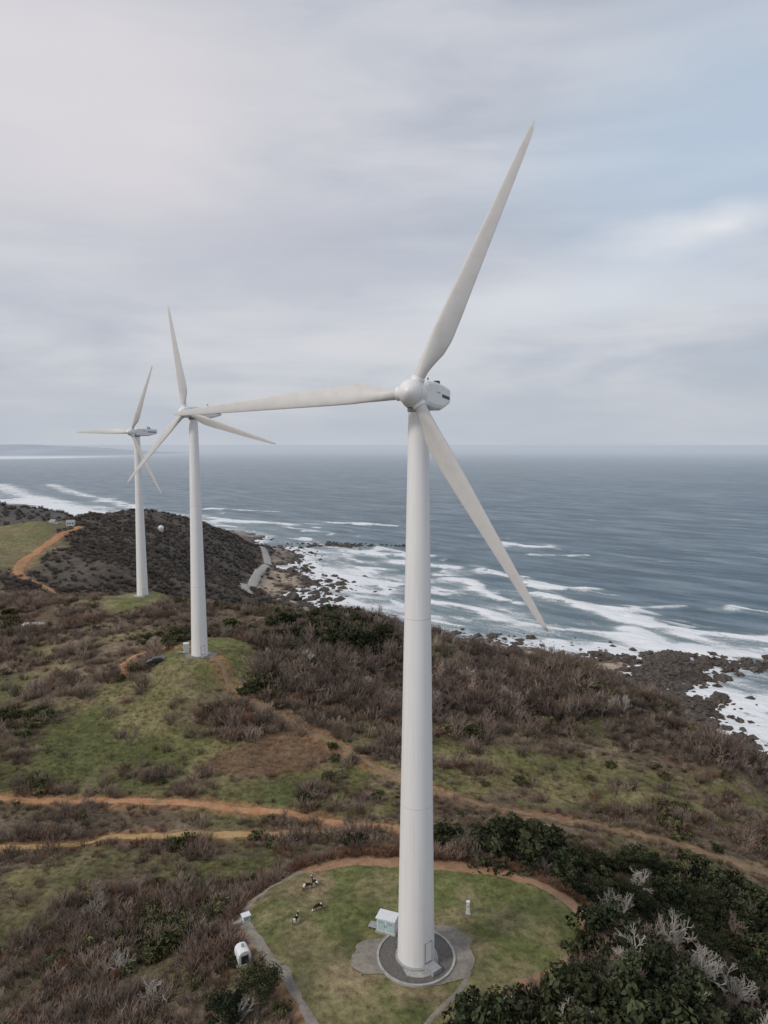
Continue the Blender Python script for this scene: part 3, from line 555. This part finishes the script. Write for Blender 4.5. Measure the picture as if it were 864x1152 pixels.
# ground works round near tower
def disc(name,cx,cy,rx,ry,off,mat,jit=.1,seed=1):
    V=[];F=[];m=72;rings=8
    for j in range(rings+1):
        u=max(j/rings,.001)
        for k in range(m):
            a=2*math.pi*k/m; jj_=1+jit*2*(float(fbm(math.cos(a)*2+seed*5,math.sin(a)*2,1,3,1))-.5)*u; x_=cx+rx*u*jj_*math.cos(a); y_=cy+ry*u*jj_*math.sin(a); V.append((x_,y_,float(H(x_,y_))+off))
    for j in range(rings):
        for k in range(m): F.append((j*m+k,j*m+(k+1)%m,(j+1)*m+(k+1)%m,(j+1)*m+k))
    return mesh_obj(name,V,F,mat,smooth=True)
disc('gravel_apron',3.7,69.1,6.3,4.6,.07,M_gravel,.35,1); disc('gravel_ring',3.45,68.6,4.1,4.1,.1,simple('dark_gravel',(.13,.12,.11),.95,.3,6),.03,3)
disc('gravel_apron',-45.7,165,4,3.5,.1,M_gravel,.3,4); disc('gravel_apron',-89.2,248,4,3.5,.1,M_gravel,.3,6)
lathe('concrete_kerb',[(4.0,-.1),(4.0,.2),(4.25,.2),(4.25,-.1)],M_conc,None,72,False,Matrix.Translation((3.45,68.6,100.02)))
M_cab=simple('cabinet_white',(.7,.72,.72),.5,.06); M_teal=simple('cabinet_teal',(.42,.55,.56),.5,.08)
def cabinet(x,y,rot,s=(2.2,1.5,1.7)):
    e=empty('transformer_cabinet',(x,y,float(H(x,y))),rot); L_,W_,h=s
    box('plinth',(L_+.3,W_+.3,.25),(0,0,.08),M_conc,e,.02); box('body',(L_,W_,h),(0,0,.2+h/2),M_cab,e,.04); box('roof',(L_+.25,W_+.25,.12),(0,0,.26+h),M_cab,e,.04)
    for i in (-1,1):
        box('door_panel',(L_*.42,.04,h*.8),(i*L_*.24,-W_/2-.015,.2+h/2),M_teal,e,.01); box('door_handle',(.04,.06,.2),(i*.1,-W_/2-.05,.2+h/2),M_dark,e,.01)
        for k in range(4): box('vent_louvre',(L_*.28,.03,.03),(i*L_*.24,-W_/2-.045,.2+h*.68+k*.08),M_grey,e,.005)
    box('access_ramp',(1.1,W_*.7,.08),(-L_/2-.6,0,.25),M_grey,e,.02)
    for i in (-1,1): box('ramp_leg',(.06,.06,.3),(-L_/2-.95,i*.4,.1),M_dark,e,.005)
cabinet(.4,72.6,-.35,(2.1,1.4,1.5)); cabinet(-49.6,167,.2,(1.2,1.0,2.2)); cabinet(-36,181,.1,(1.2,1.0,.8)); cabinet(-16.2,75,.5,(.8,.6,.6))
def domed_housing(x,y,rot):
    e=empty('domed_pump_housing',(x,y,float(H(x,y))),rot)
    V=[];F=[];pr=[(-.7,0),(-.7,.9),(-.62,1.2),(-.4,1.42),(0,1.5),(.4,1.42),(.62,1.2),(.7,.9),(.7,0)]
    V=[(a,-.8,b) for a,b in pr]+[(a,.8,b) for a,b in pr]; m=len(pr); F=[tuple(range(m)),tuple(range(m,2*m))[::-1]]+[(i,i+m,(i+1)%m+m,(i+1)%m) for i in range(m)]
    o=mesh_obj('shell',V,F,M_cab,e); b=o.modifiers.new('b','BEVEL'); b.width=.06; b.segments=2
    box('door',(.8,.06,.95),(0,-.82,.55),M_dark,e,.02); box('slab',(1.8,2.0,.15),(0,0,.03),M_conc,e,.02); lathe('vent_cowl',[(.12,1.4),(.12,1.68),(.18,1.7),(.16,1.78)],M_grey,e,16)
domed_housing(-15.2,68.4,.5)
def post(x,y):
    e=empty('marker_post',(x,y,float(H(x,y)))); box('shaft',(.34,.3,1.5),(0,0,.7),M_cab,e,.03); box('cap',(.42,.38,.1),(0,0,1.5),M_cab,e,.02); box('foot',(.6,.55,.14),(0,0,.05),M_conc,e,.02); box('label_plate',(.2,.02,.3),(0,-.16,1.0),M_teal,e,.004)
post(9.9,75.4)
# vehicles
M_glass=simple('vehicle_glass',(.03,.04,.05),.1,.1,1,.6)
def vehicle(name,x,y,rot,paint):
    e=empty(name,(x,y,float(H(x,y))),rot); Wd=1.8
    prof=[(-2.2,.35),(-2.25,.8),(-1.9,1.0),(-1.2,1.12),(-.65,1.62),(1.1,1.66),(1.95,1.15),(2.2,1.0),(2.2,.4)]
    V=[(a,-Wd/2*(1 if b<1.2 else .88),b) for a,b in prof]+[(a,Wd/2*(1 if b<1.2 else .88),b) for a,b in prof]; m=len(prof); F=[tuple(range(m)),tuple(range(m,2*m))[::-1]]+[(i,i+m,(i+1)%m+m,(i+1)%m) for i in range(m)]
    o=mesh_obj('body',V,F,paint,e); b=o.modifiers.new('b','BEVEL'); b.width=.08; b.segments=3
    for sd in (-1,1):
        box('side_window',(.75,.03,.36),(-.25,sd*.85,1.36),M_glass,e,.01); box('side_window',(.7,.03,.34),(.62,sd*.85,1.36),M_glass,e,.01)
        for ax in (-1.4,1.4): lathe('wheel',[(.2,-.12),(.33,-.12),(.36,-.06),(.36,.06),(.33,.12),(.2,.12)],M_dark,e,24,True,Matrix.Translation((ax,sd*.83,.34))@Matrix.Rotation(math.pi/2,4,'X'))
    o=box('windscreen',(.04,1.35,.6),(0,0,0),M_glass,e,.01); o.location=(-.97,0,1.38); o.rotation_euler=(0,math.radians(48),0)
    box('front_bumper',(.15,1.7,.2),(-2.27,0,.5),M_dark,e,.04); box('rear_bumper',(.15,1.7,.2),(2.23,0,.5),M_dark,e,.04)
vehicle('parked_car',-55.2,161.3,.3,simple('black_paint',(.025,.027,.03),.25,.1)); vehicle('parked_car',-150,352,.2,M_cab)
e=empty('concrete_culvert_slab',(12.4,62.3,float(H(12.4,62.3))+.15),.12); box('slab',(4.2,1.0,.35),(0,0,.2),M_cab,e,.05); box('lid',(1.2,.8,.08),(-.8,0,.41),M_grey,e,.02); box('lid',(1.2,.8,.08),(.9,0,.41),M_grey,e,.02)
e=empty('concrete_slab',(-112,216,float(H(-112,216))),.1); box('slab',(9,3,.5),(0,0,.35),M_cab,e,.05); box('kerb',(9.4,.2,.7),(0,1.7,.35),M_conc,e,.03)
e=empty('radar_dome',(-232,705,float(H(-232,705))+1)); lathe('dome',[(2.2,0),(2.2,2)]+[(2.9*math.cos(a),3.8+2.9*math.sin(a)) for a in np.linspace(-.8,1.5,10)],M_cab,e,32)
def house(x,y,rot,L_=12,W_=7):
    e=empty('white_house',(x,y,float(H(x,y))),rot); box('walls',(L_,W_,3.2),(0,0,1.2),M_cab,e,.02); 
    V=[(-L_/2-.4,-W_/2-.4,2.8),(L_/2+.4,-W_/2-.4,2.8),(L_/2+.4,W_/2+.4,2.8),(-L_/2-.4,W_/2+.4,2.8),(-L_/2-.4,0,5),(L_/2+.4,0,5)]; mesh_obj('roof',V,[(0,1,5,4),(2,3,4,5),(0,4,3),(1,2,5),(0,3,2,1)],M_grey,e)
    for i in (-1,0,1): box('window',(1.2,.06,1.1),(i*L_*.3,-W_/2-.02,1.6),M_glass,e,.01)
house(-290,628,.2,7,5); house(-312,640,-.3,6,5)
# goats
q=N('goat_coat'); tc=q.n('ShaderNodeTexCoord').outputs['Object']; f=q.noise(tc,2.2,2,.4); q.base(q.mix(q.mr(f,.5,.54),(.02,.018,.017),(.7,.68,.64)),.85,.2); M_goat=q.m
def goat(x,y,rot,graze):
    e=empty('goat',(x,y,float(H(x,y))+.02),rot)
    hd=(.72,0,.28) if graze else (.74,0,1.02); nk=(.56,0,.5) if graze else (.58,0,.86); mz=(.86,0,.12) if graze else (.92,0,.94)
    V=[(-.42,0,.66,.15),(-.12,0,.63,.2),(.2,0,.64,.2),(.38,0,.68,.16),nk+(.09,),hd+(.085,),mz+(.045,),(-.56,0,.72,.03),(-.62,0,.64,.02)]
    E=[(0,1),(1,2),(2,3),(3,4),(4,5),(5,6),(0,7),(7,8)]
    for s_ in (-1,1):
        i=len(V); V+=[(-.42,s_*.12,.5,.09),(-.34,s_*.13,.42,.065),(-.48,s_*.13,.24,.035),(-.45,s_*.13,.03,.035)]; E+=[(0,i),(i,i+1),(i+1,i+2),(i+2,i+3)]
        i=len(V); V+=[(.36,s_*.11,.48,.075),(.38,s_*.12,.26,.037),(.36,s_*.12,.03,.033)]; E+=[(3,i),(i,i+1),(i+1,i+2)]
        i=len(V); hx_,_,hz2=hd; V+=[(hx_-.03,s_*.12,hz2+.05,.02)]; E+=[(5,i)]
        i=len(V); V+=[(hx_-.1,s_*.05,hz2+.16,.014)]; E+=[(5,i)]
    me=bpy.data.meshes.new('body'); me.from_pydata([v[:3] for v in V],E,[]); me.materials.append(M_goat); o=bpy.data.objects.new('body',me); link(o,e)
    sk=o.modifiers.new('skin','SKIN'); sk.use_smooth_shade=True
    for i,v in enumerate(V): me.skin_vertices[0].data[i].radius=(v[3],v[3])
    me.skin_vertices[0].data[0].use_root=True; sb=o.modifiers.new('s','SUBSURF'); sb.levels=2; sb.render_levels=2
goat(-9.6,79.8,.4,True); goat(-7.8,76,-2.6,True); goat(-10.2,73.6,1.2,False); goat(-8.6,80.4,2.4,False)
# ------------------------------------------------------------------ world / light / camera
SE,SA=math.radians(38),math.radians(-118)   # sun elevation, azimuth clockwise from +Y (camera-left, slightly behind)
w=bpy.data.worlds.new('World'); scene.world=w; w.use_nodes=True; t=w.node_tree; t.nodes.clear()
class WN(N):
    def __init__(s,t): s.t=t
q=WN(t); out=q.n('ShaderNodeOutputWorld'); sky=q.n('ShaderNodeTexSky'); sky.sky_type='NISHITA'; sky.sun_disc=False; sky.sun_elevation=SE; sky.sun_rotation=SA; sky.air_density=1.2; sky.dust_density=2.5
b1=q.n('ShaderNodeBackground'); b1.inputs[1].default_value=.1; q.l(sky.outputs[0],b1.inputs[0])
g=q.n('ShaderNodeTexCoord').outputs['Generated']; sp=q.n('ShaderNodeSeparateXYZ'); q.l(g,sp.inputs[0]); sxo,syo,szo=sp.outputs
zz=q.math('ADD',q.math('MAXIMUM',szo,0.),.16)
cv=q.n('ShaderNodeCombineXYZ'); q.l(q.math('DIVIDE',sxo,zz),cv.inputs[0]); q.l(q.math('DIVIDE',syo,zz),cv.inputs[1])
c1=q.noise(cv.outputs[0],.42,5,.5,.35); c2=q.noise(cv.outputs[0],1.1,5,.5,.3)
lay=q.noise(q.vmul(g,(1.3,1.3,7.)),1.6,5,.55,.4)
mixn=q.math('ADD',q.math('ADD',q.math('MULTIPLY',c1,.45),q.math('MULTIPLY',c2,.2)),q.math('MULTIPLY',lay,.35))
cl=q.mix(q.mr(mixn,.40,.60),(.45,.495,.58),(.69,.695,.735))
def spot(dx,dy,dz,wdt,stretch=(1,1,1),nz=1.6):
    d=Vector((dx,dy,dz)).normalized(); sb=q.n('ShaderNodeVectorMath'); sb.operation='SUBTRACT'; q.l(g,sb.inputs[0]); sb.inputs[1].default_value=d
    ln=q.n('ShaderNodeVectorMath'); ln.operation='LENGTH'; q.l(q.vmul(sb.outputs[0],stretch),ln.inputs[0]); v=q.math('ADD',ln.outputs['Value'],q.math('MULTIPLY',q.math('SUBTRACT',c2,.5),wdt*nz)); return q.mr(v,wdt,0)
cl=q.mix(q.math('MULTIPLY',spot(-.43,1.05,.47,.5,(1,1,1.5)),.8),cl,(.80,.755,.775))
cl=q.mix(q.math('MULTIPLY',spot(.5,1.05,.40,.34,(1,1,1.4)),.7),cl,(.49,.61,.75))
cl=q.mix(q.math('MULTIPLY',spot(.49,1.036,.318,.16,(1,1,4.2),3.4),1.),cl,(.84,.84,.86))
cl=q.mix(q.math('MULTIPLY',spot(.25,1.03,.215,.34,(1,1,6),2.2),.7),cl,(.76,.78,.82))
cl=q.mix(q.math('MULTIPLY',spot(-.1,1,.27,.5,(1,1,6),2.),.45),cl,(.45,.485,.57))
hzf=q.mr(szo,.13,-.01); cl=q.mix(q.math('MULTIPLY',hzf,.8),cl,(.56,.605,.675))
b2=q.n('ShaderNodeBackground'); b2.inputs[1].default_value=1.0; q.l(cl,b2.inputs[0])
ms=q.n('ShaderNodeMixShader'); ms.inputs[0].default_value=.9; q.l(b1.outputs[0],ms.inputs[1]); q.l(b2.outputs[0],ms.inputs[2]); q.l(ms.outputs[0],out.inputs[0])
l=bpy.data.lights.new('sun','SUN'); l.energy=1.5; l.angle=math.radians(10); l.color=(1,.93,.84); lo=bpy.data.objects.new('sun',l); link(lo)
d=Vector((math.sin(SA)*math.cos(SE),math.cos(SA)*math.cos(SE),math.sin(SE))); lo.rotation_euler=d.to_track_quat('Z','Y').to_euler(); lo.location=(0,0,300)
c=bpy.data.cameras.new('camera'); c.sensor_fit='VERTICAL'; c.sensor_height=36; c.lens=24; c.clip_start=.5; c.clip_end=400000
co=bpy.data.objects.new('camera',c); co.location=(0,0,155); co.rotation_euler=(math.radians(90-5.65),0,0); link(co); scene.camera=co
